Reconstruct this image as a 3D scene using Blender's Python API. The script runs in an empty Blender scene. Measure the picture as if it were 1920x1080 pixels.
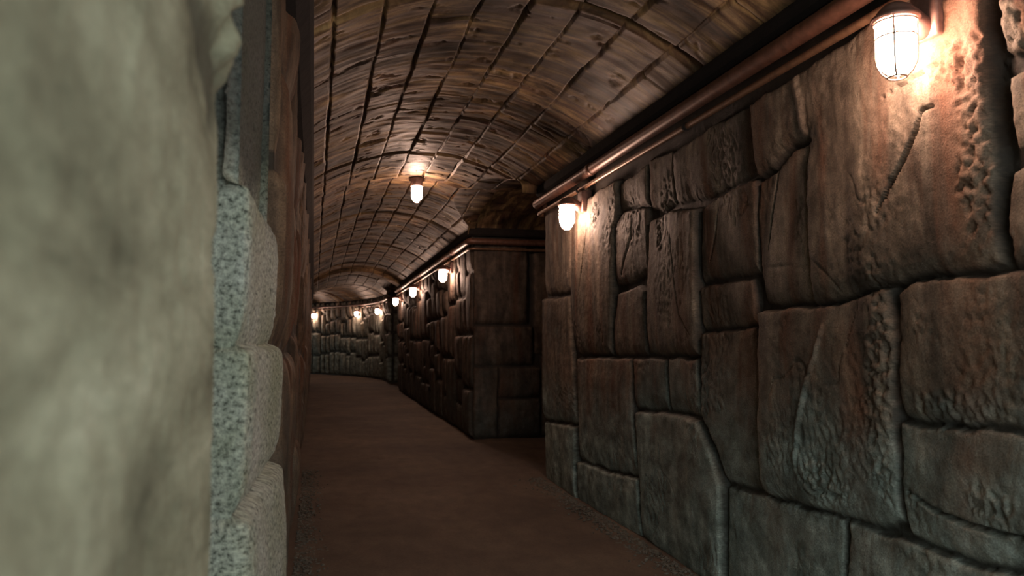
import bpy, bmesh, math, random
import numpy as np
from mathutils import Vector
R = math.radians
random.seed(4)
sc = bpy.context.scene
C = sc.collection

# ------------------------------------------------------------------ camera, sky, exposure
F_PX, EYE = 1450.0, 1.3
YAW, PITCH = R(13.614), R(3.945)
cam_d = bpy.data.cameras.new('camera')
cam_d.sensor_width = 36.0
cam_d.lens = F_PX / 1920 * 36.0
cam_d.clip_start = 0.05
cam_d.clip_end = 200
cam_d.dof.use_dof = True
cam_d.dof.focus_distance = 4.0
cam_d.dof.aperture_fstop = 4.0
cam = bpy.data.objects.new('camera', cam_d)
C.objects.link(cam)
cam.location = (0, 0, EYE)
cam.rotation_euler = (R(90) + PITCH, 0, -YAW)
sc.camera = cam

world = bpy.data.worlds.new('world')
sc.world = world
world.use_nodes = True
bg = world.node_tree.nodes['Background']
bg.inputs['Color'].default_value = (0.80, 0.90, 0.88, 1)     # overcast daylight coming in at the tunnel mouths
bg.inputs['Strength'].default_value = 2.2

vs = sc.view_settings
vs.view_transform = 'Standard'
vs.look = 'None'
vs.exposure = 0.0
vs.gamma = 1.0
vs.use_curve_mapping = False

LAMP_STRENGTH = 105.0
LAMP_COLOR = (1.0, 0.645, 0.48, 1)

# ------------------------------------------------------------------ the camera's own ray maths (used to place the traced stones on the wall plane)
f_ = np.array([math.sin(YAW)*math.cos(PITCH), math.cos(YAW)*math.cos(PITCH), math.sin(PITCH)])
r_ = np.array([math.cos(YAW), -math.sin(YAW), 0.0])
u_ = np.cross(r_, f_)
def wall_uv(px, py, xw):
    d = f_ + r_*(px-960)/F_PX - u_*(py-540)/F_PX
    p = d*(xw/d[0])
    return (p[1], p[2] + EYE)

# ------------------------------------------------------------------ noise in numpy
def _hash(ix, iy, seed):
    h = (ix.astype(np.int64)*374761393 + iy.astype(np.int64)*668265263 + seed*1442695041) & 0xffffffff
    h = ((h ^ (h >> 13)) * 1274126177) & 0xffffffff
    h = (h ^ (h >> 16)) & 0xffffffff
    return h.astype(np.float64)/4294967295.0
def pnoise(x, y, seed=0):
    ix = np.floor(x); iy = np.floor(y)
    fx = x-ix; fy = y-iy
    def g(dx, dy):
        a = _hash(ix+dx, iy+dy, seed)*2*np.pi
        return np.cos(a)*(fx-dx) + np.sin(a)*(fy-dy)
    sx = fx*fx*fx*(fx*(fx*6-15)+10); sy = fy*fy*fy*(fy*(fy*6-15)+10)
    a = g(0,0)*(1-sx)+g(1,0)*sx
    b = g(0,1)*(1-sx)+g(1,1)*sx
    return (a*(1-sy)+b*sy)*1.4
def fbm(x, y, octaves=4, seed=0, gain=0.5):
    t = 0; a = 1
    for k in range(octaves):
        t = t + a*pnoise(x*2**k, y*2**k, seed+17*k)
        a *= gain
    return t
def ridged(x, y, octaves=4, seed=0):
    t = 0; a = 1
    for k in range(octaves):
        t = t + a*(1-np.abs(pnoise(x*2**k, y*2**k, seed+31*k))*2)
        a *= 0.5
    return t*0.5
def sstep(a, b, x):
    t = np.clip((x-a)/(b-a), 0, 1)
    return t*t*(3-2*t)

# ------------------------------------------------------------------ object helpers
def tag(o, label=None, cat=None, group=None, kind=None):
    if label: o['label'] = label
    if cat: o['category'] = cat
    if group: o['group'] = group
    if kind: o['kind'] = kind
    return o
def empty(name, loc=(0,0,0), rz=0.0):
    o = bpy.data.objects.new(name, None)
    o.empty_display_size = 0.1
    C.objects.link(o)
    o.location = loc; o.rotation_euler = (0, 0, rz)
    return o
def grid_obj(name, P, UV, mat, parent=None, gap=None):
    """P: (nu, nv, 3) points, UV: (nu, nv, 2) metres on the surface"""
    nu, nv = P.shape[:2]
    me = bpy.data.meshes.new(name)
    idx = np.arange(nu*nv).reshape(nu, nv)
    q = np.stack([idx[:-1,:-1], idx[1:,:-1], idx[1:,1:], idx[:-1,1:]], -1).reshape(-1, 4)
    me.vertices.add(nu*nv); me.vertices.foreach_set('co', P.reshape(-1).astype(np.float32))
    me.loops.add(q.size); me.loops.foreach_set('vertex_index', q.reshape(-1).astype(np.int32))
    me.polygons.add(len(q)); me.polygons.foreach_set('loop_start', (np.arange(len(q))*4).astype(np.int32))
    me.polygons.foreach_set('use_smooth', np.ones(len(q), bool))
    me.update(calc_edges=True)
    uvl = me.uv_layers.new(name='UVMap')
    uvl.data.foreach_set('uv', UV.reshape(-1, 2)[q.reshape(-1)].reshape(-1).astype(np.float32))
    if gap is not None:
        at = me.attributes.new('mortar_and_shade', 'FLOAT', 'POINT')
        at.data.foreach_set('value', gap.reshape(-1).astype(np.float32))
    me.materials.append(mat)
    me.validate()
    o = bpy.data.objects.new(name, me)
    C.objects.link(o)
    if parent: o.parent = parent
    return o
def bm_obj(name, bm, mat, parent=None, smooth=True, loc=None):
    bmesh.ops.recalc_face_normals(bm, faces=bm.faces)
    me = bpy.data.meshes.new(name)
    bm.to_mesh(me); bm.free()
    if smooth:
        for p in me.polygons: p.use_smooth = True
    me.materials.append(mat)
    o = bpy.data.objects.new(name, me)
    C.objects.link(o)
    if parent: o.parent = parent
    if loc: o.location = loc
    return o
def add_lathe(bm, prof, seg=32, centre=(0,0,0)):
    rings = []
    for (r, z) in prof:
        if r < 1e-6:
            rings.append([bm.verts.new((centre[0], centre[1], centre[2]+z))])
        else:
            rings.append([bm.verts.new((centre[0]+r*math.cos(2*math.pi*k/seg), centre[1]+r*math.sin(2*math.pi*k/seg), centre[2]+z)) for k in range(seg)])
    for a, b in zip(rings[:-1], rings[1:]):
        if len(a) == 1 and len(b) == 1: continue
        for k in range(seg):
            k2 = (k+1) % seg
            if len(a) == 1: bm.faces.new((a[0], b[k], b[k2]))
            elif len(b) == 1: bm.faces.new((a[k], b[0], a[k2]))
            else: bm.faces.new((a[k], b[k], b[k2], a[k2]))
def add_tube(bm, pts, rad, seg=12, closed=False):
    """sweep a circle along pts; rad a number or a list"""
    pts = [Vector(p) for p in pts]
    n = len(pts)
    rads = rad if isinstance(rad, (list, tuple)) else [rad]*n
    rings = []
    prev = None
    for i, p in enumerate(pts):
        if closed: t = (pts[(i+1) % n]-pts[i-1]).normalized()
        else: t = (pts[min(i+1, n-1)]-pts[max(i-1, 0)]).normalized()
        if prev is None:
            a = Vector((0,0,1)) if abs(t.z) < 0.9 else Vector((1,0,0))
            nrm = t.cross(a).normalized()
        else:
            nrm = (prev - t*prev.dot(t)).normalized()
        prev = nrm
        b = t.cross(nrm)
        rings.append([bm.verts.new(p + (nrm*math.cos(2*math.pi*k/seg)+b*math.sin(2*math.pi*k/seg))*rads[i]) for k in range(seg)])
    m = n if closed else n-1
    for i in range(m):
        a, b = rings[i], rings[(i+1) % n]
        for k in range(seg):
            bm.faces.new((a[k], a[(k+1) % seg], b[(k+1) % seg], b[k]))
    if not closed:
        bm.faces.new(rings[0]); bm.faces.new(rings[-1])
def add_box(bm, x0, x1, y0, y1, z0, z1, bevel=0.0, seg=2):
    r = bmesh.ops.create_cube(bm, size=1)
    for v in r['verts']:
        v.co = Vector(((x0+x1)/2 + v.co.x*(x1-x0), (y0+y1)/2 + v.co.y*(y1-y0), (z0+z1)/2 + v.co.z*(z1-z0)))
    if bevel:
        es = list({e for v in r['verts'] for e in v.link_edges})
        bmesh.ops.bevel(bm, geom=es, offset=bevel, segments=seg, affect='EDGES', profile=0.6)

# ------------------------------------------------------------------ materials
def new_mat(name):
    m = bpy.data.materials.new(name); m.use_nodes = True
    nt = m.node_tree
    return m, nt, nt.nodes['Principled BSDF']
def N(nt, t, **kw):
    n = nt.nodes.new(t)
    for k, v in kw.items():
        if k in n.inputs: n.inputs[k].default_value = v
        else: setattr(n, k, v)
    return n
def noise_tex(nt, vec, scale, detail=4, rough=0.55, dist=0.0):
    n = N(nt, 'ShaderNodeTexNoise', Scale=scale, Detail=detail, Roughness=rough, Distortion=dist)
    nt.links.new(vec, n.inputs['Vector'])
    return n.outputs['Fac']
def ramp(nt, fac, stops):
    r = nt.nodes.new('ShaderNodeValToRGB')
    e = r.color_ramp.elements
    while len(e) < len(stops): e.new(0.5)
    for i, (p, c) in enumerate(stops):
        e[i].position = p
        e[i].color = (c, c, c, 1) if isinstance(c, (int, float)) else (*c, 1)
    nt.links.new(fac, r.inputs['Fac'])
    return r.outputs['Color']
def mix(nt, fac, a, b, mode='MIX'):
    m = nt.nodes.new('ShaderNodeMix'); m.data_type = 'RGBA'; m.blend_type = mode
    for s, v in ((m.inputs['Factor'], fac), (m.inputs['A'], a), (m.inputs['B'], b)):
        if isinstance(v, bpy.types.NodeSocket): nt.links.new(v, s)
        elif isinstance(v, (int, float)): s.default_value = v
        else: s.default_value = (*v, 1)
    return m.outputs['Result']
def mapped(nt, vec, scale, loc=(0,0,0)):
    m = N(nt, 'ShaderNodeMapping'); m.inputs['Scale'].default_value = scale; m.inputs['Location'].default_value = loc
    nt.links.new(vec, m.inputs['Vector'])
    return m.outputs['Vector']
def math_n(nt, op, a, b=None):
    m = nt.nodes.new('ShaderNodeMath'); m.operation = op
    for s, v in ((m.inputs[0], a), (m.inputs[1], b)):
        if v is None: continue
        if isinstance(v, bpy.types.NodeSocket): nt.links.new(v, s)
        else: s.default_value = v
    return m.outputs[0]

def stone_mat(name, tint=(1,1,1), moss=1.0, grain=1.0, rust=0.5, seed=0.0, dark=1.0, moss_daylight_k=1.0, lo=0.10, hi=0.47):
    m, nt, b = new_mat(name)
    uv = N(nt, 'ShaderNodeTexCoord').outputs['UV']
    v0 = mapped(nt, uv, (1,1,1), (seed, seed*0.7, 0))
    warp = noise_tex(nt, v0, 3.0, 3)
    big = noise_tex(nt, v0, 1.6, 5, 0.6)
    streak = noise_tex(nt, mapped(nt, v0, (7.0, 1.4, 1)), 1.0, 3, 0.55, 0.8)
    blot = noise_tex(nt, mapped(nt, v0, (1, 0.8, 1), (2,2,0)), 11.0, 6, 0.68)
    streak2 = noise_tex(nt, mapped(nt, v0, (4.0, 0.5, 1), (7,3,0)), 1.0, 4, 0.55, 0.4)
    fine = noise_tex(nt, v0, 130.0, 4, 0.75)
    base = ramp(nt, streak, [(0.30, (0.11,0.086,0.065)), (0.50, (0.24,0.195,0.15)), (0.62, (0.34,0.28,0.21)), (0.75, (0.45,0.38,0.29))])
    col = mix(nt, 0.75, base, ramp(nt, big, [(0.3, 0.35), (0.55, 0.9), (0.75, 1.25)]), 'MULTIPLY')
    col = mix(nt, 0.8, col, ramp(nt, blot, [(0.32, 0.45), (0.5, 0.95), (0.68, 1.5)]), 'MULTIPLY')
    red = ramp(nt, streak2, [(0.52, 0.0), (0.66, 1.0)])
    col = mix(nt, math_n(nt, 'MULTIPLY', red, rust), col, (0.25, 0.095, 0.045))
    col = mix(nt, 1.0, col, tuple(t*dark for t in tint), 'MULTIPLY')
    # moss low on the stones, with cool greenish daylight put into its colour
    sep = N(nt, 'ShaderNodeSeparateXYZ'); nt.links.new(uv, sep.inputs[0])
    hgt = math_n(nt, 'ADD', sep.outputs['Y'], math_n(nt, 'MULTIPLY', math_n(nt, 'SUBTRACT', big, 0.5), 1.6))
    low = ramp(nt, math_n(nt, 'DIVIDE', hgt, 2.6), [(lo, 1.0), (hi, 0.0)])
    moss_daylight_c = ramp(nt, noise_tex(nt, v0, 7.0, 5, 0.65), [(0.35, tuple(moss_daylight_k*c for c in (0.12,0.165,0.15))), (0.52, tuple(moss_daylight_k*c for c in (0.31,0.40,0.37))), (0.70, tuple(moss_daylight_k*c for c in (0.60,0.74,0.68)))])
    col = mix(nt, math_n(nt, 'MULTIPLY', low, 0.85*moss), col, moss_daylight_c)
    col = mix(nt, 0.75, col, ramp(nt, fine, [(0.32, 0.45), (0.68, 1.5)]), 'MULTIPLY')
    ma = N(nt, 'ShaderNodeAttribute', attribute_name='mortar_and_shade').outputs['Fac']
    col = mix(nt, math_n(nt, 'MULTIPLY', ma, 0.85), col, (0.030, 0.026, 0.022))
    nt.links.new(col, b.inputs['Base Color'])
    rg = ramp(nt, streak2, [(0.3, 0.55), (0.7, 0.85)])
    nt.links.new(rg, b.inputs['Roughness'])
    b.inputs['Specular IOR Level'].default_value = 0.35
    mid = noise_tex(nt, v0, 28.0, 6, 0.72)
    mask = ramp(nt, noise_tex(nt, v0, 4.5, 3), [(0.42, 0.15), (0.62, 1.0)])
    hgt2 = math_n(nt, 'ADD', math_n(nt, 'MULTIPLY', mid, mask), math_n(nt, 'MULTIPLY', fine, 0.55))
    bp = N(nt, 'ShaderNodeBump', Strength=0.7*min(grain, 1.3), Distance=0.009*grain)
    nt.links.new(hgt2, bp.inputs['Height'])
    nt.links.new(bp.outputs['Normal'], b.inputs['Normal'])
    return m

M = {}
M['stone_right'] = stone_mat('carved_stone', tint=(0.80, 0.76, 0.74), seed=0.0, moss_daylight_k=1.3)
M['stone_mid'] = stone_mat('carved_stone_brown', tint=(0.46, 0.41, 0.40), seed=5.0, moss=0.6, moss_daylight_k=0.25)
M['stone_left'] = stone_mat('carved_stone_streaked', tint=(0.62, 0.50, 0.42), moss=0.25, rust=0.8, seed=11.0)
M['stone_far'] = stone_mat('carved_stone_mossy', tint=(1.5, 1.7, 1.8), moss=1.0, moss_daylight_k=0.85, lo=0.3, hi=0.9, rust=0.3, seed=23.0)
def blotchy_mat():
    m, nt, b = new_mat('blotchy_pale_stone')
    uv = N(nt, 'ShaderNodeTexCoord').outputs['UV']
    v1 = mapped(nt, uv, (0.40, 1.0, 1), (4, 2, 0))
    a = noise_tex(nt, v1, 9.0, 6, 0.62, 0.3)
    c = noise_tex(nt, mapped(nt, uv, (0.45, 1.0, 1), (9, 9, 0)), 4.5, 4, 0.55)
    f = noise_tex(nt, uv, 110.0, 4, 0.7)
    col = ramp(nt, a, [(0.30, (0.13,0.125,0.085)), (0.47, (0.33,0.32,0.235)), (0.60, (0.45,0.44,0.335)), (0.74, (0.68,0.67,0.54))])
    col = mix(nt, 0.8, col, ramp(nt, c, [(0.33, (0.62,0.60,0.52)), (0.5, (0.95,0.93,0.86)), (0.68, (1.2,1.2,1.15))]), 'MULTIPLY')
    st = noise_tex(nt, mapped(nt, uv, (3.0, 0.4, 1), (2, 7, 0)), 1.0, 4, 0.5)
    col = mix(nt, ramp(nt, st, [(0.58, 0.0), (0.72, 0.30)]), col, (0.30, 0.21, 0.13))
    col = mix(nt, 0.5, col, ramp(nt, f, [(0.3, 0.6), (0.7, 1.3)]), 'MULTIPLY')
    ma = N(nt, 'ShaderNodeAttribute', attribute_name='mortar_and_shade').outputs['Fac']
    col = mix(nt, math_n(nt, 'MULTIPLY', ma, 0.9), col, (0.045, 0.042, 0.028))  # shade in the broken ledge's recess, painted as dark olive
    nt.links.new(col, b.inputs['Base Color'])
    b.inputs['Roughness'].default_value = 0.9
    bp = N(nt, 'ShaderNodeBump', Strength=0.6, Distance=0.010)
    nt.links.new(math_n(nt, 'ADD', a, math_n(nt, 'MULTIPLY', f, 0.2)), bp.inputs['Height'])
    nt.links.new(bp.outputs['Normal'], b.inputs['Normal'])
    return m
M['pillar_smooth'] = blotchy_mat()

def granular_mat():
    m, nt, b = new_mat('granular_stone')
    tc = N(nt, 'ShaderNodeTexCoord')
    uv = tc.outputs['UV']
    big = noise_tex(nt, uv, 3.0, 4)
    spk = noise_tex(nt, uv, 75.0, 5, 0.75)
    col = ramp(nt, spk, [(0.36, (0.10,0.105,0.095)), (0.47, (0.50,0.52,0.48)), (0.62, (0.85,0.87,0.82))])
    col = mix(nt, 0.8, col, ramp(nt, big, [(0.3, (0.62,0.66,0.45)), (0.65, (1.15,1.15,1.12))]), 'MULTIPLY')
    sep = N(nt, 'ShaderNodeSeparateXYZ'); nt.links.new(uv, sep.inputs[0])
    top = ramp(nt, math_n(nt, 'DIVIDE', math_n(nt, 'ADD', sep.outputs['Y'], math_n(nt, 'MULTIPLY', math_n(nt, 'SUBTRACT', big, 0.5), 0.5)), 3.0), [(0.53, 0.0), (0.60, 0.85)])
    col = mix(nt, top, col, (0.035, 0.037, 0.031))  # shade over the upper block, painted into the colour
    nt.links.new(col, b.inputs['Base Color'])
    b.inputs['Roughness'].default_value = 0.85
    bp = N(nt, 'ShaderNodeBump', Strength=0.9, Distance=0.012)
    nt.links.new(spk, bp.inputs['Height']); nt.links.new(bp.outputs['Normal'], b.inputs['Normal'])
    return m
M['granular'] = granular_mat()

def vault_mat():
    m, nt, b = new_mat('board_marked_vault')
    uv = N(nt, 'ShaderNodeTexCoord').outputs['UV']      # u along the tunnel, v across the arch, metres
    big = noise_tex(nt, mapped(nt, uv, (1.6, 0.8, 1)), 1.0, 5, 0.6, 0.5)
    streak = noise_tex(nt, mapped(nt, uv, (10.0, 1.6, 1), (3,5,0)), 1.0, 5, 0.6, 0.8)
    streak2 = noise_tex(nt, mapped(nt, uv, (5.0, 1.0, 1), (9,1,0)), 1.0, 5, 0.6, 1.0)
    fine = noise_tex(nt, uv, 60.0, 4, 0.7)
    col = ramp(nt, streak, [(0.34, (0.060,0.036,0.024)), (0.46, (0.18,0.115,0.065)), (0.57, (0.36,0.255,0.13)), (0.72, (0.62,0.46,0.25))])
    col = mix(nt, 0.85, col, ramp(nt, big, [(0.40, 0.16), (0.46, 0.50), (0.62, 1.35)]), 'MULTIPLY')
    col = mix(nt, ramp(nt, streak2, [(0.50, 0.0), (0.64, 0.55)]), col, (0.12, 0.055, 0.045))
    blot = noise_tex(nt, mapped(nt, uv, (1.3, 0.8, 1), (4,8,0)), 4.0, 6, 0.65, 0.6)
    col = mix(nt, 0.85, col, ramp(nt, blot, [(0.38, 0.35), (0.48, 0.9), (0.62, 1.5)]), 'MULTIPLY')
    col = mix(nt, 0.4, col, ramp(nt, fine, [(0.3, 0.6), (0.7, 1.3)]), 'MULTIPLY')
    col = mix(nt, 1.0, col, (0.82, 0.76, 0.70), 'MULTIPLY')
    nt.links.new(col, b.inputs['Base Color'])
    b.inputs['Roughness'].default_value = 0.55
    b.inputs['Specular IOR Level'].default_value = 0.45
    h = math_n(nt, 'ADD', math_n(nt, 'MULTIPLY', streak, 1.0), math_n(nt, 'MULTIPLY', fine, 0.25))
    bp = N(nt, 'ShaderNodeBump', Strength=0.4, Distance=0.006)
    nt.links.new(h, bp.inputs['Height']); nt.links.new(bp.outputs['Normal'], b.inputs['Normal'])
    return m
M['vault'] = vault_mat()

def floor_mat():
    m, nt, b = new_mat('trodden_floor')
    uv = N(nt, 'ShaderNodeTexCoord').outputs['UV']
    big = noise_tex(nt, uv, 0.8, 5, 0.6)
    mid = noise_tex(nt, mapped(nt, uv, (2.0, 3.5, 1)), 2.0, 4, 0.6)
    fine = noise_tex(nt, uv, 55.0, 5, 0.7)
    col = ramp(nt, big, [(0.32, (0.100,0.070,0.052)), (0.5, (0.145,0.103,0.074)), (0.68, (0.20,0.148,0.105))])
    col = mix(nt, 0.6, col, ramp(nt, mid, [(0.35, 0.72), (0.65, 1.15)]), 'MULTIPLY')
    col = mix(nt, 0.5, col, ramp(nt, fine, [(0.3, 0.65), (0.7, 1.3)]), 'MULTIPLY')
    nt.links.new(col, b.inputs['Base Color'])
    b.inputs['Roughness'].default_value = 0.8
    bp = N(nt, 'ShaderNodeBump', Strength=0.5, Distance=0.008)
    nt.links.new(fine, bp.inputs['Height']); nt.links.new(bp.outputs['Normal'], b.inputs['Normal'])
    return m
M['floor'] = floor_mat()

def simple_mat(name, col, rough=0.5, metal=0.0, bump=0.0, var=0.3, scale=14.0):
    m, nt, b = new_mat(name)
    oc = N(nt, 'ShaderNodeTexCoord').outputs['Object']
    n = noise_tex(nt, oc, scale, 5, 0.65)
    c = mix(nt, 1.0, col, ramp(nt, n, [(0.3, 1-var), (0.7, 1+var)]), 'MULTIPLY')
    nt.links.new(c, b.inputs['Base Color'])
    b.inputs['Roughness'].default_value = rough
    b.inputs['Metallic'].default_value = metal
    if bump:
        bp = N(nt, 'ShaderNodeBump', Strength=0.5, Distance=bump)
        nt.links.new(n, bp.inputs['Height']); nt.links.new(bp.outputs['Normal'], b.inputs['Normal'])
    return m
M['pipe'] = simple_mat('rusty_pipe', (0.16, 0.075, 0.05), 0.42, 0.25, 0.003, 0.45, 20)
M['conduit'] = simple_mat('worn_conduit', (0.24, 0.13, 0.075), 0.38, 0.4, 0.002, 0.35, 30)
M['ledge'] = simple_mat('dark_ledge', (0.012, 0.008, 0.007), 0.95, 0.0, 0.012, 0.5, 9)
M['cast'] = simple_mat('cast_lamp_metal', (0.30, 0.17, 0.14), 0.45, 0.5, 0.001, 0.25, 40)
M['cage'] = simple_mat('cage_wire', (0.33, 0.24, 0.20), 0.4, 0.6, 0.0, 0.2, 40)
M['gravel'] = simple_mat('gravel', (0.16, 0.15, 0.125), 0.9, 0.0, 0.004, 0.5, 25)
def glow_mat():
    m, nt, b = new_mat('lit_lamp_glass')
    b.inputs['Base Color'].default_value = (0.9, 0.85, 0.8, 1)
    b.inputs['Emission Color'].default_value = LAMP_COLOR
    b.inputs['Emission Strength'].default_value = LAMP_STRENGTH
    b.inputs['Roughness'].default_value = 0.2
    return m
M['glow'] = glow_mat()

# ------------------------------------------------------------------ plan of the tunnel
S0, RAD = 25.3, 8.55                 # the tunnel is straight to S0, then bends left
XW = 2.06                            # near right wall
SPRING, CROWN = 2.78, 3.16
OPEN = [(7.25, 10.2), (20.9, 24.3)]  # side passages on the right
def place(s, d):
    """point on plan: s along the tunnel, d to the right of the eye line"""
    s = np.asarray(s, float); d = np.asarray(d, float)
    th = np.maximum(s-S0, 0)/RAD
    x = -RAD + (RAD+d)*np.cos(th)
    y = np.minimum(s, S0) + (RAD+d)*np.sin(th)
    return x, y
def left_d(s): return -0.10 - 0.0124*np.maximum(np.asarray(s, float), 0)
def right_d(s): return np.where(np.asarray(s) < 8.7, XW, np.where(np.asarray(s) < 22.5, 1.92, 1.95))

# ------------------------------------------------------------------ carved stone relief
def relief(U, V, stones, seed=0, under=0.022, depth=0.05, rnd=0.030, base_rough=1.0, grow=0.006):
    """height of the carved face; stones = list of (polygon [(u,v)..] , offset)"""
    wu = U + 0.012*fbm(U*5, V*5, 3, seed+1) + 0.004*fbm(U*28, V*28, 2, seed+5)
    wv = V + 0.012*fbm(U*5, V*5, 3, seed+2) + 0.004*fbm(U*28, V*28, 2, seed+6)
    Hh = np.full(U.shape, -0.004); edge = np.zeros(U.shape)
    us = U[:, 0]
    for k, (poly, off) in enumerate(stones):
        p = np.array(poly, float)
        area = 0.5*np.sum(p[:,0]*np.roll(p[:,1],-1)-np.roll(p[:,0],-1)*p[:,1])
        if area < 0: p = p[::-1]
        a, b = np.searchsorted(us, p[:,0].min()-0.06), np.searchsorted(us, p[:,0].max()+0.06)
        if b <= a: continue
        x = wu[a:b]; y = wv[a:b]
        inside = np.ones(x.shape, bool); dist = np.full(x.shape, 9.0); dbot = np.full(x.shape, 9.0)
        # even-odd inside test and weighted distance to the edges
        cross = np.zeros(x.shape, int)
        n = len(p)
        for i in range(n):
            x0, y0 = p[i]; x1, y1 = p[(i+1) % n]
            ex, ey = x1-x0, y1-y0; L2 = ex*ex+ey*ey+1e-12
            t = np.clip(((x-x0)*ex+(y-y0)*ey)/L2, 0, 1)
            d = np.hypot(x-x0-t*ex, y-y0-t*ey)
            ny = -ex/math.sqrt(L2)                     # outward normal of a ccw polygon is (ey,-ex)
            if ny < -0.7: dbot = np.minimum(dbot, d)
            w = 0.4 if ny < -0.7 else (1.25 if ny > 0.7 else 1.0)
            dist = np.minimum(dist, d*w)
            c = ((y0 > y) != (y1 > y))
            with np.errstate(divide='ignore', invalid='ignore'):
                xi = ex*(y-y0)/(ey if abs(ey) > 1e-9 else 1e-9)+x0
            cross += (c & (x < xi))
        inside = (cross % 2) == 1
        dd = np.maximum(np.where(inside, dist, -dist) + grow, 0)
        rs = random.Random(seed*1000+k)
        cu, cv = p.mean(0)
        tilt = rs.uniform(-0.05, 0.05)*(x-cu) + rs.uniform(-0.02, 0.02)*(y-cv)
        tilt = np.clip(tilt, -0.015, 0.015)
        h = (depth+off+tilt)*(1-np.exp(-dd/rnd))
        h = h + 0.010*sstep(0.02, 0.25, dd) - under*np.exp(-dbot/0.07)
        cur = Hh[a:b]
        upd = (dd > 0) & (h > cur)
        cur[upd] = h[upd]; Hh[a:b] = cur
        e = edge[a:b]; e[upd] = dd[upd]; edge[a:b] = e
    on = sstep(0.0, 0.03, edge)
    crumb = sstep(0.05, 0.45, fbm(U*2.2, V*1.6, 3, seed+9)) * sstep(0.45, 0.0, edge)
    crumb = np.maximum(crumb, 0.55*sstep(0.07, 0.01, edge))
    Hh = Hh + on*0.012*fbm(U*2.6, V*0.9, 2, seed+11)*0.7                   # vertical fluting
    Hh = Hh + on*0.0015*fbm(U*11, V*3, 3, seed+12)
    Hh = Hh - base_rough*on*crumb*0.007*np.clip(fbm(U*34, V*28, 3, seed+13)+0.3, 0, 1)
    Hh = Hh + base_rough*0.0016*fbm(U*30, V*26, 3, seed+14)
    # random thin cracks
    c = np.abs(pnoise(U*1.7+0.4*fbm(U*3, V*3, 2, seed+21), V*0.9, seed+20))
    cm = sstep(0.1, 0.5, pnoise(U*1.3, V*1.1, seed+22))
    Hh = Hh - on*cm*0.007*sstep(0.014, 0.0, c)
    return Hh, edge

def ashlar(u0, u1, v0, v1, seed, wmin=0.22, wmax=0.60, hmin=0.28, hmax=0.85):
    rs = random.Random(seed); out = []
    def split(a, b, c, d, depth=0):
        w, h = b-a, d-c
        if w > wmax or h > hmax:
            if w/wmax > h/hmax and w > 2*wmin:
                m = a + w*rs.uniform(0.36, 0.64); split(a, m, c, d, depth+1); split(m, b, c, d, depth+1); return
            elif h > 2*hmin:
                m = c + h*rs.uniform(0.36, 0.64); split(a, b, c, m, depth+1); split(a, b, m, d, depth+1); return
        elif w > 2*wmin and rs.random() < 0.35:
            m = a + w*rs.uniform(0.4, 0.6); split(a, m, c, d, depth+1); split(m, b, c, d, depth+1); return
        elif h > 2*hmin and rs.random() < 0.35:
            m = c + h*rs.uniform(0.4, 0.6); split(a, b, c, m, depth+1); split(a, b, m, d, depth+1); return
        g = 0.007; j = lambda: rs.uniform(-0.018, 0.018)
        cc = min(0.05, w*0.2, h*0.2)
        pts = []
        for (x, y, sx, sy) in ((a+g, c+g, 1, 1), (b-g, c+g, -1, 1), (b-g, d-g, -1, -1), (a+g, d-g, 1, -1)):
            k = cc*rs.uniform(0.2, 1.0)
            p1 = (x+sx*k+j()*0.3, y+abs(j())*0.4*sy); p2 = (x+abs(j())*0.4*sx, y+sy*k+j()*0.3)
            pts += [p2, p1] if (sx*sy > 0) else [p1, p2]
        out.append((pts, rs.uniform(-0.02, 0.025)))
    x = u0
    while x < u1-1e-6:
        w = min(rs.uniform(0.9, 1.7), u1-x)
        if u1-(x+w) < 0.5: w = u1-x
        split(x, x+w, v0, v1); x += w
    return out

class Path:
    """plan polyline with rounded corners; the corridor lies on its left-hand side when flip = 1"""
    def __init__(self, pts, radius=0.07, side=1):
        P = [np.array(p, float) for p in pts]; out = [P[0]]
        for i in range(1, len(P)-1):
            a, b, c = P[i-1], P[i], P[i+1]
            d1 = (a-b)/np.linalg.norm(a-b); d2 = (c-b)/np.linalg.norm(c-b)
            if abs(np.dot(d1, d2)+1) < 0.02: out.append(b); continue
            r = min(radius, np.linalg.norm(a-b)*0.45, np.linalg.norm(c-b)*0.45)
            for t in np.linspace(0, 1, 9):
                out.append((1-t)**2*(b+d1*r)+2*t*(1-t)*b+t*t*(b+d2*r))
        out.append(P[-1]); self.P = np.array(out)
        seg = np.linalg.norm(np.diff(self.P, axis=0), axis=1)
        self.L = np.concatenate([[0], np.cumsum(seg)]); self.side = side
    def at(self, u):
        x = np.interp(u, self.L, self.P[:,0]); y = np.interp(u, self.L, self.P[:,1])
        e = 0.012
        dx = np.interp(u+e, self.L, self.P[:,0])-np.interp(u-e, self.L, self.P[:,0])
        dy = np.interp(u+e, self.L, self.P[:,1])-np.interp(u-e, self.L, self.P[:,1])
        n = np.hypot(dx, dy)+1e-12
        return x, y, -dy/n*self.side, dx/n*self.side
def steps(*spec):
    """steps((from, to, step), ...)"""
    out = []
    for a, b, h in spec: out.append(np.arange(a, b, h))
    out.append([spec[-1][1]])
    return np.concatenate(out)
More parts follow.
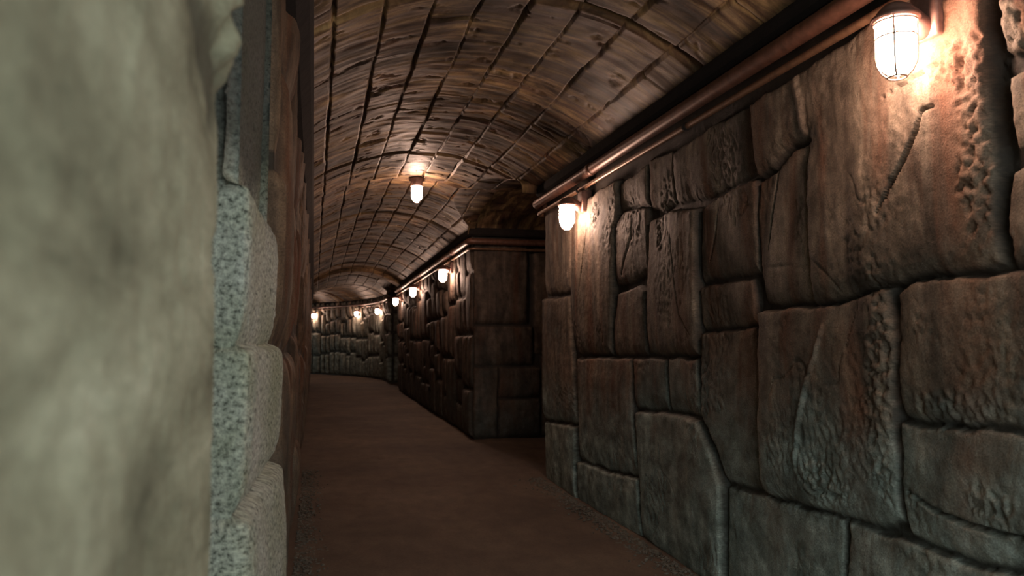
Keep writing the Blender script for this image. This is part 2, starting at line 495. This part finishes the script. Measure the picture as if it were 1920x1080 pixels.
def wall(name, path, us, vs, stones, mat, seed=0, u_shift=0.0, extra=None, depth=0.05, post=None, parent=None, rnd=0.016, under=0.022, grow=0.006):
    U, V = np.meshgrid(us+u_shift, vs, indexing='ij')
    Hh, edge = relief(U, V, stones, seed, under, depth, rnd, 1.0, grow)
    gap = 1-sstep(0.004, 0.016, edge)
    if extra is not None:
        Hh = extra(U, V, Hh, edge)
        if isinstance(Hh, tuple): Hh, g2 = Hh; gap = np.maximum(gap, g2)
    x, y, nx, ny = path.at(us)
    Hh = Hh - 0.035
    P = np.zeros(U.shape+(3,))
    P[..., 0] = x[:, None] + nx[:, None]*Hh
    P[..., 1] = y[:, None] + ny[:, None]*Hh
    P[..., 2] = V
    return grid_obj(name, P, np.stack([U, V], -1), mat, parent, gap)

# ------------------------------------------------------------------ right wall, near run: stones traced from the photograph onto the wall's plane
traced = [
 ([(1515,262),(1480,278),(1445,318),(1420,330),(1408,195),(1500,140),(1600,70),(1700,-20),(1845,-90),(1848,60),(1850,150),(1860,250),(1866,330),(1864,495),(1780,513),(1700,529),(1610,552),(1545,568),(1523,570)], 0.035),
 ([(1512,268),(1516,568),(1475,574),(1424,574),(1412,400),(1418,340),(1448,324),(1482,284)], 0.0),
 ([(1866,-90),(1868,60),(1872,100),(1990,70),(2100,40),(2100,-300),(1900,-200)], 0.02),
 ([(1884,140),(1990,100),(2100,80),(2100,260),(1990,285),(1900,288)], 0.02),
 ([(1890,325),(1920,302),(2100,275),(2100,480),(1920,501),(1880,502),(1884,400)], 0.01),
 ([(1423,584),(1540,574),(1612,556),(1650,543),(1668,545),(1672,660),(1668,790),(1676,930),(1684,982),(1622,990),(1560,968),(1500,950),(1424,925)], 0.02),
 ([(1682,552),(1702,537),(1790,520),(1920,507),(2100,490),(2100,830),(1920,808),(1800,797),(1740,794),(1682,785),(1678,660)], 0.01),
 ([(1678,795),(1740,802),(1820,806),(1920,816),(2100,836),(2100,1100),(2000,1060),(1850,1068),(1750,1036),(1692,1006),(1688,960),(1680,900)], 0.0),
 ([(1354,914),(1424,931),(1500,957),(1572,976),(1576,1080),(1580,1300),(1358,1300)], -0.005),
 ([(1580,980),(1622,996),(1690,1014),(1750,1043),(1850,1075),(1950,1090),(1950,1400),(1584,1400)], 0.0),
 ([(1308,626),(1360,622),(1408,616),(1416,700),(1417,922),(1352,906),(1338,850),(1308,780)], -0.005),
 ([(1305,540),(1350,531),(1402,523),(1410,560),(1407,611),(1307,620)], 0.0),
 ([(1309,392),(1340,368),(1375,350),(1411,335),(1413,512),(1360,520),(1322,526),(1306,530)], 0.0),
 ([(1257,285),(1320,240),(1403,196),(1411,328),(1373,342),(1312,374),(1258,382)], -0.005),
 ([(1214,415),(1250,396),(1302,392),(1303,620),(1303,666),(1206,666),(1206,540)], 0.012),
 ([(1150,420),(1165,396),(1206,388),(1209,518),(1180,530),(1150,536)], 0.0),
 ([(1209,300),(1252,283),(1254,385),(1230,398),(1211,395)], -0.01),
 ([(1157,345),(1205,308),(1206,384),(1166,394),(1158,400)], 0.0),
 ([(1153,552),(1190,538),(1203,546),(1203,666),(1145,666),(1146,600)], 0.0),
 ([(1070,397),(1130,350),(1154,340),(1157,400),(1148,430),(1146,540),(1140,666),(1077,664),(1068,560)], 0.02),
 ([(1018,395),(1048,380),(1066,398),(1065,550),(1018,554)], 0.0),
 ([(1016,560),(1065,557),(1070,668),(1074,795),(1014,787)], 0.01),
 ([(1077,673),(1140,671),(1177,673),(1180,770),(1190,896),(1130,880),(1079,862)], 0.0),
 ([(1180,673),(1241,673),(1242,770),(1183,766)], -0.01),
 ([(1245,673),(1302,673),(1305,784),(1246,771)], -0.005),
 ([(1184,772),(1245,776),(1304,789),(1335,860),(1349,910),(1352,1200),(1260,1200),(1197,1010)], 0.01),
 ([(1078,866),(1130,884),(1189,900),(1194,1010),(1180,1060),(1080,1000)], 0.0),
 ([(1014,792),(1074,800),(1077,1000),(1010,960)], 0.0),
]
near_stones = []
for poly, off in traced:
    uv = [wall_uv(px, py, XW-0.02) for px, py in poly]
    uv = [(min(max(a, 0.9), 7.6), min(max(b, -0.05), 2.9)) for a, b in uv]
    near_stones.append((uv, off))
u_cut = wall_uv(2100, 500, XW-0.02)[0]
near_stones += ashlar(-2.2, u_cut-0.01, 0, 2.9, 71)
near_stones += ashlar(7.45, 10.0, 0, 2.9, 72)
def seg_dist(U, V, pts):
    p = [wall_uv(a, b, XW-0.02) for a, b in pts]
    D = np.full(U.shape, 9.0); T = np.zeros(U.shape)
    n = len(p)-1
    for i in range(n):
        x0, y0 = p[i]; x1, y1 = p[i+1]; ex, ey = x1-x0, y1-y0
        t = np.clip(((U-x0)*ex+(V-y0)*ey)/(ex*ex+ey*ey), 0, 1)
        d = np.hypot(U-x0-t*ex, V-y0-t*ey)
        m = d < D; D[m] = d[m]; T[m] = (i+t[m])/n
    return D, T
def near_extra(U, V, Hh, edge):
    wob = 0.006*fbm(U*30, V*30, 2, 77)
    dirt = np.zeros(U.shape)
    for pts, w, dep in (
        ([(1758,198),(1737,208),(1728,240),(1704,295),(1674,352),(1650,402)], 0.015, 0.04),
        ([(1800,132),(1770,118),(1735,140),(1690,165),(1665,185)], 0.006, 0.02),
        ([(1452,318),(1446,380),(1434,465)], 0.014, 0.03),
        ([(1342,392),(1336,440),(1324,492)], 0.012, 0.03),
        ([(1182,412),(1180,445),(1166,490),(1160,515)], 0.016, 0.03),
        ([(1102,430),(1096,470),(1090,520),(1088,545)], 0.014, 0.025),
        ([(1258,440),(1266,520),(1275,590),(1296,628)], 0.010, 0.015),
        ([(1500,892),(1520,918),(1545,925),(1575,930)], 0.008, 0.02),
        ([(1690,920),(1740,955),(1800,982),(1860,1000),(1930,1012)], 0.012, 0.035),
        ([(1232,830),(1240,900),(1238,960)], 0.006, 0.012),
        ([(1624,690),(1648,700),(1668,688)], 0.008, 0.015),
    ):
        D, T = seg_dist(U, V, pts)
        prof = np.sin(np.pi*np.clip(T*0.9+0.05, 0, 1))
        if dep > 0.024: dirt = np.maximum(dirt, sstep(w*(0.1+0.6*prof), w*0.25*prof, D+wob*0.5))
        Hh = Hh - dep*sstep(w*(0.25+0.75*prof), w*0.3*prof, D+wob*0.5)
    # raised ridges that catch the light
    for pts, w, dep in (
        ([(1545,612),(1534,665),(1515,725),(1503,790),(1492,868)], 0.018, 0.014),
        ([(1500,150),(1508,190),(1512,250)], 0.03, 0.012),
    ):
        D, T = seg_dist(U, V, pts)
        Hh = Hh + dep*sstep(w, 0.0, D+wob)
    # crumbled patches
    for (px, py, ru, rv) in ((1838,260,0.10,0.42),(1648,700,0.085,0.50),(1540,900,0.22,0.10),(1780,770,0.22,0.08),(1850,950,0.10,0.08),(1120,400,0.14,0.12),(1780,110,0.10,0.10),(1905,60,0.15,0.15),(1235,420,0.05,0.2)):
        cu, cv = wall_uv(px, py, XW-0.02)
        r = np.hypot((U-cu)/ru, (V-cv)/rv) + 0.35*fbm(U*6, V*6, 2, 91)
        k = sstep(1.1, 0.55, r)
        Hh = Hh - k*0.016*np.clip(fbm(U*34, V*28, 4, 93)+0.35, 0, 1.2) + k*0.006
    return Hh, dirt
pathA = Path([(XW, -0.8), (XW, 7.25), (4.6, 7.25)], 0.06, 1)
usA = steps((0.0, 2.5, 0.03), (2.5, 5.2, 0.0065), (5.2, 8.3, 0.010), (8.3, 10.4, 0.05))
vsA = np.arange(-0.06, 2.88, 0.0085)
o = wall('wall_right', pathA, usA, vsA, near_stones, M['stone_right'], 3, -0.8, near_extra, rnd=0.008, depth=0.040)
tag(o, 'carved grey-brown stone wall of big uneven blocks under the nearest wall lamps', kind='structure')

# right wall, middle run between the two side passages
B0, B1 = OPEN[0][1], OPEN[1][0]
pathB = Path([(4.6, B0), (1.92, B0), (1.92, B1), (4.6, B1)], 0.06, 1)
LB = 4.6-1.92
stB = []
for (a, b, c, d) in ((LB-0.36,LB-0.005,0,0.95),(LB-0.95,LB-0.37,0,0.52),(LB-0.95,LB-0.37,0.53,0.95),(LB-0.85,LB-0.005,0.965,1.5),(LB-0.78,LB-0.005,1.515,2.62),(0,LB-0.96,0,1.1),(0,LB-0.86,1.11,2.6)):
    stB.append(([(a,c),(b,c),(b,d),(a,d)], 0.0))
stB += ashlar(LB+0.005, LB+(B1-B0), 0, 2.85, 81, 0.26, 0.72, 0.36, 1.05)
usB = steps((0, 1.6, 0.05), (1.6, LB+5.5, 0.014), (LB+5.5, LB+(B1-B0)+0.3, 0.03), (LB+(B1-B0)+0.3, LB*2+(B1-B0)-0.1, 0.1))
o = wall('wall_right', pathB, usB, np.arange(-0.06, 2.88, 0.016), stB, M['stone_mid'], 5, grow=0.0)
tag(o, 'stone wall run carrying the three middle lamps', kind='structure')

# right wall, far run that bends left and faces the camera
c0 = OPEN[1][1]
ptsC = [(4.6, c0), (1.95, c0)] + [tuple(float(k) for k in place(s, 1.95)) for s in np.arange(c0+0.9, 39.5, 0.3)]
pathC = Path(ptsC, 0.06, 1)
LC = float(pathC.L[-1])
stC = ashlar(0, LC, 0, 2.85, 97, 0.24, 0.56, 0.55, 1.25)
usC = steps((0, 2.0, 0.08), (2.0, LC, 0.02))
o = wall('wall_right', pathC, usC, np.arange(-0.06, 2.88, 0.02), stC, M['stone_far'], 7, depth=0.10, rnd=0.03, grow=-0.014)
tag(o, 'far bend of the stone wall, mossy green blocks under the farthest lamps', kind='structure')

# left wall beyond the pillar, seen edge-on
ptsL = [(-0.42, -0.8), (-0.42, 2.62)] + [tuple(float(k) for k in place(s, float(left_d(s)))) for s in list(np.arange(2.62, 24.9, 0.5)) + list(np.arange(25.3, 39, 0.3))]
pathL = Path(ptsL, 0.05, -1)
LL = float(pathL.L[-1])
stL = ashlar(0, LL, 0, 2.85, 55, 0.3, 0.8, 0.5, 1.3)
usL = steps((0, 4.7, 0.05), (4.7, 9.0, 0.010), (9.0, 20, 0.02), (20, LL-0.05, 0.05))
o = wall('wall_left', pathL, usL, np.arange(-0.06, 2.88, 0.014), stL, M['stone_left'], 9, depth=0.025, rnd=0.05)
tag(o, 'brown streaked stone wall seen edge-on along the left side', kind='structure')

# ------------------------------------------------------------------ vaulted ceiling, cut by the two side vaults
def side_vault(s):
    z = np.full(np.shape(s), -9.0)
    for a, b in OPEN:
        c, hw = (a+b)/2, (b-a)/2
        t = (s-c)/hw
        z = np.maximum(z, np.where(np.abs(t) < 1, SPRING-0.02+0.30*np.sqrt(np.clip(1-t*t, 0, 1)), -9))
    return z
COLS = 9
def vault_surface(ss, nt_, name, label):
    tt = np.linspace(-1, 1, nt_)
    Sg, T = np.meshgrid(ss, tt, indexing='ij')
    dl = left_d(Sg)-0.02; dr = right_d(Sg)+0.03
    D = (dl+dr)/2 + (dr-dl)/2*T
    Z0 = SPRING + (CROWN-SPRING)*(1-np.abs(T)**2.15)
    Z = np.where(T > 0.15, np.maximum(Z0, side_vault(Sg)), Z0)
    A = T*1.22                                   # metres across the arch
    # board joints
    wa = A + 0.010*fbm(Sg*2.0, A*2, 3, 301)
    col = np.floor((wa+1.3)/0.285)
    fa = np.abs(((wa+1.3)/0.285) - np.round((wa+1.3)/0.285))*0.285
    offs = _hash(col, col*0+3, 5)*1.1
    ws = Sg + 0.012*fbm(Sg*4, A*4, 3, 305)
    row = np.floor((ws+offs)/1.08)
    fs = np.abs((ws+offs)/1.08-np.round((ws+offs)/1.08))*1.08
    wj = 0.5+1.0*np.clip(fbm(Sg*1.5, A*5, 3, 307)+0.4, 0, 1); pres = _hash(col, row, 21) > 0.45
    g = 0.030*wj*sstep(0.004+0.009*wj, 0.002, fa) + 0.016*wj*pres*sstep(0.012, 0.002, fs)
    # wide casting joints every 3.65 m
    f2 = np.abs((ws-3.9)/3.65-np.round((ws-3.9)/3.65))*3.65
    g = g + np.where(Sg > 10, 0.060, 0.032)*sstep(np.where(Sg > 10, 0.10, 0.06), 0.02, f2)
    g = g - 0.085*sstep(19.95, 20.0, Sg)*sstep(20.75, 20.70, Sg)
    pan = (_hash(col, row, 9)-0.5)*0.016
    rough = 0.0025*fbm(Sg*14, A*1.6, 4, 311) + 0.010*fbm(Sg*2.2, A*2.0, 3, 313)
    pits = 0.018*sstep(0.35, 0.75, fbm(Sg*6, A*4, 3, 315))*np.clip(ridged(Sg*16, A*14, 3, 317), 0, 1)
    Z = Z + g + pan + rough + pits
    x, y = place(Sg, D)
    P = np.stack([x, y, Z], -1)
    o = grid_obj(name, P, np.stack([Sg, A], -1), M['vault'])
    return tag(o, label, kind='structure')
vault_surface(steps((-0.8, 3.0, 0.06), (3.0, 11.0, 0.013), (11.0, 16, 0.02), (16, 39.0, 0.03)), 320, 'ceiling', 'low barrel-vaulted ceiling of stained board-marked concrete')
for (a, b) in OPEN:
    ss = np.arange(a-0.03, b+0.04, 0.025); xx = np.arange(1.86, 4.7, 0.05)
    X, Sg = np.meshgrid(xx, ss, indexing='ij')
    Z = np.maximum(side_vault(Sg), SPRING-0.05) + 0.008*fbm(X*3, Sg*5, 3, 401) + 0.012
    o = grid_obj('ceiling', np.stack([X, Sg, Z], -1), np.stack([X, Sg], -1), M['vault'])
    tag(o, 'small vault of the side passage %s' % ('between the second and third wall lamps' if a < 10 else 'before the far bend'), kind='structure')
    # closing wall deep inside the passage
    ew = Path([(4.5, b+0.05), (4.5, a-0.05)], 0.05, -1)
    us = np.arange(0, b-a+0.1, 0.03)
    o = wall('wall_back', ew, us, np.arange(-0.05, 3.2, 0.04), ashlar(0, b-a+0.1, 0, 3.2, int(a*7)), M['stone_right'], 12)
    tag(o, kind='structure')

# ------------------------------------------------------------------ floor
ss = steps((-0.8, 3.0, 0.1), (3.0, 12, 0.03), (12, 39.0, 0.08)); dd = np.linspace(-0.9, 2.35, 90)
Sg, D = np.meshgrid(ss, dd, indexing='ij')
x, y = place(Sg, D)
Z = 0.010*fbm(x*1.5, y*1.5, 3, 501)+0.002*fbm(x*15, y*15, 2, 503)
o = grid_obj('floor', np.stack([x, y, Z], -1), np.stack([Sg, D], -1), M['floor'])
tag(o, 'smooth brown trodden floor running down the tunnel', kind='structure')
for (a, b) in OPEN:
    X, Y = np.meshgrid(np.arange(2.3, 4.7, 0.08), np.arange(a-0.1, b+0.15, 0.08), indexing='ij')
    o = grid_obj('floor', np.stack([X, Y, 0.010*fbm(X*1.5, Y*1.5, 3, 501)+0.0], -1), np.stack([Y, X], -1), M['floor'])
    tag(o, kind='structure')

# gravel and crumbs along both edges
def gravel(name, spots, seed):
    rs = random.Random(seed)
    bm = bmesh.new()
    for (x, y, r) in spots:
        z = 0.0
        res = bmesh.ops.create_icosphere(bm, subdivisions=1, radius=r)
        sx, sy, sz = rs.uniform(0.7,1.4), rs.uniform(0.7,1.4), rs.uniform(0.45,0.9)
        for v in res['verts']:
            k = rs.uniform(0.8, 1.2)
            v.co = Vector((x+v.co.x*sx*k, y+v.co.y*sy*k, z+r*0.25+v.co.z*sz*k))
    return bm_obj(name, bm, M['gravel'], smooth=False)
rs = random.Random(8); spots = []
for k in range(2600):
    s = 2.2+rs.random()**1.5*5.0; w = abs(rs.gauss(0, 0.085))
    spots.append((XW-0.03-w, s, rs.uniform(0.004, 0.013)))
o = gravel('gravel', spots, 1)
tag(o, 'loose dark gravel along the foot of the right-hand wall', 'gravel', kind='stuff')
spots = []
for k in range(2200):
    s = 3.4+rs.random()**1.6*5.0; w = abs(rs.gauss(0, 0.07))
    spots.append((float(left_d(s))+0.01+w, s, rs.uniform(0.004, 0.012)))
o = gravel('gravel', spots, 2)
tag(o, 'loose dark gravel along the foot of the left-hand wall', 'gravel', kind='stuff')

# ------------------------------------------------------------------ stone pillars on the left
def course_extra(bands, crack_fn=None):
    def f(U, V, Hh, edge):
        for (z0, z1, off) in bands:
            Hh = Hh + off*sstep(z0-0.02, z0+0.02, V)*sstep(z1+0.02, z1-0.02, V)
        return Hh if crack_fn is None else crack_fn(U, V, Hh)
    return f
# foreground pillar, out of focus
XA = -0.150
pA = Path([(-0.42, -0.75), (XA-0.02, -0.75), (XA, 0.2), (XA, 1.02), (-0.42, 1.02)], 0.05, -1)
def crA(U, V, Hh):
    # broken ledge near the top of the block's far corner, recess shade painted
    s = U-pA.L[np.argmin(np.hypot(pA.P[:,0]-XA, pA.P[:,1]-0.2))] + 0.2
    x0, y0, x1, y1 = 0.62, 1.69, 0.925, 1.585
    ex, ey = x1-x0, y1-y0
    t = np.clip(((s-x0)*ex+(V-y0)*ey)/(ex*ex+ey*ey), 0, 1)
    d = np.hypot(0.6*(s-x0-t*ex), V-y0-t*ey) + 0.012*fbm(U*16, V*16, 3, 611)
    groove = sstep(0.062, 0.020, d)
    chunk = sstep(-0.01, 0.03, (s-x0)*(-ey)+(V-y0)*ex) * sstep(1.590, 1.610, V+0.012*fbm(U*20, V*3, 2, 612)) * sstep(0.88, 0.93, s)
    Hh = Hh - 0.006*groove + chunk*(0.012 + 0.020*np.clip(fbm(U*26, V*24, 3, 613), -0.6, 1))
    Hh = Hh + 0.004*fbm(U*2.5, V*5, 4, 615) - 0.005*sstep(0.2, 0.6, fbm(U*4, V*9, 3, 617))
    return Hh, 0.85*groove  # groove mask carries the painted recess shade
uA = np.arange(0, float(pA.L[-1])-0.01, 0.008)
o = wall('stone_pillar', pA, uA, np.arange(-0.02, 2.85, 0.008), [([(-1,-1),(9,-1),(9,3.4),(-1,3.4)], 0.0)], M['pillar_smooth'], 13, extra=course_extra([], crA), depth=0.035)
tag(o, 'large pale smooth stone pillar filling the left foreground, out of focus', 'pillar')
# second pillar of rough blocks
YB = 1.75
pB = Path([(-0.42, YB), (-0.160, YB), (-0.146, 2.55), (-0.42, 2.55)], 0.028, -1)
LF = 0.42-0.160
def zB(py): return EYE + (640-py)/F_PX*YB
stn = []
zs = [-0.1, zB(948), zB(648), zB(352), 2.9]
for i in range(4):
    z0, z1 = zs[i]+0.004, zs[i+1]-0.004
    k = 0.09 if i in (2,) else 0.03
    stn.append(([(-0.5, z0), (1.9, z0), (1.9, z1), (LF+0.0, z1), (LF-0.01, z1-0.01*k), (0.12, z1-0.0), (-0.5, z1)], [0.012, 0.008, -0.004, -0.035][i]))
def crB(U, V, Hh):
    Hh = Hh - 0.012*np.clip(ridged(U*45, V*45, 3, 631)-0.35, 0, 1)*sstep(LF+0.05, LF-0.03, U)
    Hh = Hh + 0.012*sstep(1.20, 0.2, V) - 0.03*sstep(zs[3]-0.02, zs[3]+0.03, V)
    return Hh
uB = steps((0, LF+0.1, 0.004), (LF+0.1, float(pB.L[-1])-0.01, 0.012))
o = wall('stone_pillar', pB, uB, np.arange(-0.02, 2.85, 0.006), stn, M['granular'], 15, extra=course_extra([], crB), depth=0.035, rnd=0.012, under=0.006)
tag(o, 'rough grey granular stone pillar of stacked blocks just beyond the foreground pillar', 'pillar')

# ------------------------------------------------------------------ ledges under the springing of the vault
def sweep_rect(bm, pts, profile):
    """profile: list of (offset along the side normal, z); pts: plan polyline; normal = right-hand side"""
    P = [Vector((p[0], p[1])) for p in pts]; rings = []
    for i, p in enumerate(P):
        d1 = (P[i]-P[i-1]).normalized() if i > 0 else None
        d2 = (P[i+1]-P[i]).normalized() if i < len(P)-1 else None
        t = ((d1 or d2)+(d2 or d1)).normalized()
        n = Vector((t.y, -t.x)); k = 1.0
        if d1 and d2: k = 1/max(0.3, math.sqrt((1+d1.dot(d2))/2))
        rings.append([bm.verts.new((p.x+n.x*o_*k, p.y+n.y*o_*k, z)) for o_, z in profile])
    m = len(profile)
    for a, b in zip(rings[:-1], rings[1:]):
        for k in range(m): bm.faces.new((a[k], a[(k+1) % m], b[(k+1) % m], b[k]))
    bm.faces.new(rings[0]); bm.faces.new(rings[-1])
def densify(pts, h=0.12):
    out = [pts[0]]
    for a, b in zip(pts[:-1], pts[1:]):
        n = max(1, int(math.hypot(b[0]-a[0], b[1]-a[1])/h))
        for k in range(1, n+1): out.append((a[0]+(b[0]-a[0])*k/n, a[1]+(b[1]-a[1])*k/n))
    return out
runs_plan = [
    [(XW, -0.8), (XW, 7.25), (4.5, 7.25)],
    [(4.5, B0), (1.92, B0), (1.92, B1), (4.5, B1)],
    ptsC,
]
LEDGE_IN = 0.05
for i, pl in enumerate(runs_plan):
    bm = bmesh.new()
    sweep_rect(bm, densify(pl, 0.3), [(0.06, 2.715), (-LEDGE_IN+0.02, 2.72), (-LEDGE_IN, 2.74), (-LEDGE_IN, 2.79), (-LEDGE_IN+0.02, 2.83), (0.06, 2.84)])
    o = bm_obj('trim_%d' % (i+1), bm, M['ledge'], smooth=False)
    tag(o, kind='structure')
bm = bmesh.new()
sl = [tuple(float(k) for k in place(s, float(left_d(s)))) for s in list(np.arange(-0.8, 25.3, 1.0)) + list(np.arange(25.3, 38.9, 0.4))]
sweep_rect(bm, sl, [(-0.06, 2.58), (0.01, 2.60), (0.06, 2.66), (0.075, 2.72), (0.075, 2.80), (0.05, 2.83), (-0.06, 2.84)])
o = bm_obj('trim_4', bm, M['ledge'], smooth=False)
tag(o, kind='structure')

# ------------------------------------------------------------------ pipes under the right-hand ledge
def offset_path(pl, off):
    """plan polyline moved OFF to the left (towards the corridor), corners rounded"""
    P = [Vector(p[:2]) for p in pl]; out = []
    for i, p in enumerate(P):
        d1 = (P[i]-P[i-1]).normalized() if i > 0 else None
        d2 = (P[i+1]-P[i]).normalized() if i < len(P)-1 else None
        t = ((d1 or d2)+(d2 or d1)).normalized(); n = Vector((-t.y, t.x)); k = 1.0
        if d1 and d2: k = 1/math.sqrt((1+d1.dot(d2))/2)
        out.append((p.x+n.x*off*k, p.y+n.y*off*k))
    return Path(out, 0.10, 1)
def piping(pl, off, z, rad, name, mat, label, cat, group, fit_name, fit_every, fit_r, fit_l, start):
    pp = offset_path(pl, off); L = float(pp.L[-1])
    us = sorted(set([float(k) for k in pp.L] + list(np.arange(0, L, 0.25))+[L]))
    clean = [us[0]]
    for k in us[1:]:
        if k-clean[-1] > 0.008: clean.append(k)
    pts = [(float(pp.at(k)[0]), float(pp.at(k)[1]), z) for k in clean]
    root = empty(name, (pts[0][0], pts[0][1], z))
    loc = Vector(root.location)
    bm = bmesh.new(); add_tube(bm, [Vector(p)-loc for p in pts], rad, 20)
    bm_obj('tube', bm, mat, root)
    k = start
    while k < L-0.1:
        bm = bmesh.new()
        q = [pp.at(k-fit_l/2), pp.at(k-fit_l/2+0.006), pp.at(k), pp.at(k+fit_l/2-0.006), pp.at(k+fit_l/2)]
        add_tube(bm, [Vector((float(a[0]), float(a[1]), z))-loc for a in q], [rad*1.02, fit_r, fit_r, fit_r, rad*1.02], 20)
        bm_obj(fit_name, bm, M['ledge'] if fit_name == 'clamp' else mat, root)
        k += fit_every
    tag(root, label, cat, group)
    return root
lb = [('thick brown pipe under the ledge above the two nearest wall lamps', 'thin copper-brown conduit running just above the two nearest wall lamps'),
      ('thick brown pipe under the ledge above the three middle wall lamps', 'thin copper-brown conduit just above the three middle wall lamps'),
      ('thick brown pipe curving round the far bend of the tunnel', 'thin conduit curving round the far bend above the farthest lamps')]
for i, pl in enumerate(runs_plan):
    st = 2.5 if i == 0 else (LB+1.2 if i == 1 else 3.4)
    piping(pl, 0.058, 2.640, 0.043, 'pipe', M['pipe'], lb[i][0], 'pipe', None, 'coupling', 3.9, 0.049, 0.09, st+0.05)
    piping(pl, 0.040, 2.542, 0.018, 'conduit', M['conduit'], lb[i][1], 'conduit', None, 'clamp', 1.95, 0.024, 0.04, st+0.4)

# ------------------------------------------------------------------ caged lamps
def jar_profile(r=0.063, h=0.185):
    pr = [(0.0, 0.0), (r*0.80, 0.0), (r*0.80, -0.012), (r*0.96, -0.022), (r, -0.04), (r, -h*0.62)]
    for k in range(1, 8):
        a = k/7*math.pi/2
        pr.append((max(0.0, r*math.cos(a)) if k < 7 else 0.0, -h*0.62-(h*0.38)*math.sin(a)))
    return pr
def cage_parts(root, x, z, rc=0.0655, h=0.197):
    """cage hanging from z at x"""
    bm = bmesh.new()
    for zz, rr in ((-0.01, rc+0.004), (-0.062, rc)):
        if zz == -0.062:
            bm_obj('cage_ring', bm, M['cage'], root); bm = bmesh.new()
        add_tube(bm, [(x+rr*math.cos(t), rr*math.sin(t), z+zz) for t in np.linspace(0, 2*math.pi, 28, endpoint=False)], 0.0032, 8, True)
    bm_obj('cage_ring', bm, M['cage'], root); bm = bmesh.new()
    add_tube(bm, [(x+0.030*math.cos(t), 0.030*math.sin(t), z-h) for t in np.linspace(0, 2*math.pi, 20, endpoint=False)], 0.0032, 8, True)
    bm_obj('cage_ring', bm, M['cage'], root)
    for k in range(4):
        a = math.pi/4+k*math.pi/2
        bm = bmesh.new()
        prof = [(rc, -0.005), (rc, -0.06), (rc, -0.122), (rc*0.93, -0.152), (rc*0.74, -0.178), (0.030, -h)]
        add_tube(bm, [(x+r*math.cos(a), r*math.sin(a), z+zz) for r, zz in prof], 0.0032, 8)
        bm_obj('cage_bar', bm, M['cage'], root)
def make_wall_lamp():
    """origin on the wall face, +x out of the wall; glass centre 0.17 out"""
    root = empty('wall_lamp')
    x, z = 0.165, 2.395
    bm = bmesh.new(); add_box(bm, -0.03, 0.055, -0.062, 0.062, 2.34, 2.515, 0.012)
    bm_obj('junction_box', bm, M['cast'], root)
    bm = bmesh.new()
    add_tube(bm, [(0.04, 0, 2.375), (0.075, 0, 2.392), (0.10, 0, 2.415), (0.13, 0, 2.435), (x, 0, 2.438)], [0.040, 0.038, 0.034, 0.030, 0.028], 16)
    bm_obj('arm', bm, M['cast'], root)
    bm = bmesh.new()
    add_lathe(bm, [(0.0, 0.058), (0.034, 0.056), (0.048, 0.044), (0.060, 0.030), (0.066, 0.014), (0.079, 0.010), (0.080, 0.0), (0.064, -0.004), (0.0, -0.004)], 32, (x, 0, z))
    bm_obj('cap', bm, M['cast'], root)
    bm = bmesh.new(); add_lathe(bm, jar_profile(), 28, (x, 0, z-0.005))
    bm_obj('glass_globe', bm, M['glow'], root)
    cage_parts(root, x, z)
    return root
def copy_tree(o):
    c = o.copy(); C.objects.link(c)
    for ch in list(o.children):
        d = ch.copy(); C.objects.link(d); d.parent = c
    return c
proto = make_wall_lamp()
lamps = [
    (2.20, 'large caged wall lamp glowing at the top right, nearest of the lamps'),
    (5.90, 'caged wall lamp at the end of the near wall, just before the dark side passage'),
    (11.70, 'caged wall lamp just past the dark side passage, first of three on the middle wall'),
    (15.80, 'caged wall lamp in the middle of the three on the wall past the side passage'),
    (19.80, 'caged wall lamp farthest along the middle wall, just before the tunnel bends'),
]
def right_lamp(s, d):
    """lamp on the right-hand wall at s; it faces the corridor"""
    x, y = place(s, d); th = max(s-S0, 0)/RAD
    return (float(x), float(y), 0.0), math.pi+th
far_s = [26.2, 28.35, 31.0]
lamps += [(far_s[0], 'rightmost small caged lamp on the far bend wall'),
          (far_s[1], 'middle small caged lamp of the three on the far bend wall'),
          (far_s[2], 'leftmost small caged lamp on the far bend, half against the left wall edge')]
for i, (s, lab) in enumerate(lamps):
    o = proto if i == 0 else copy_tree(proto)
    loc, rz = right_lamp(s, float(right_d(s))-0.01)
    o.location = loc; o.rotation_euler = (0, 0, rz)
    tag(o, lab, 'lamp', 'caged wall lamps')
# pendant lamp on the crown of the vault
root = empty('ceiling_lamp', (1.0, 8.75, 0))
zc = 3.14
bm = bmesh.new()
add_lathe(bm, [(0.0, 0.03), (0.088, 0.03), (0.090, -0.006), (0.070, -0.014), (0.066, -0.062), (0.060, -0.070), (0.0, -0.070)], 32, (0, 0, zc))
bm_obj('cap', bm, M['cast'], root)
bm = bmesh.new(); add_lathe(bm, jar_profile(0.063, 0.18), 28, (0, 0, zc-0.068))
bm_obj('glass_globe', bm, M['glow'], root)
cage_parts(root, 0, zc-0.06)
tag(root, 'caged ceiling lamp hanging from the crown of the vault', 'lamp')
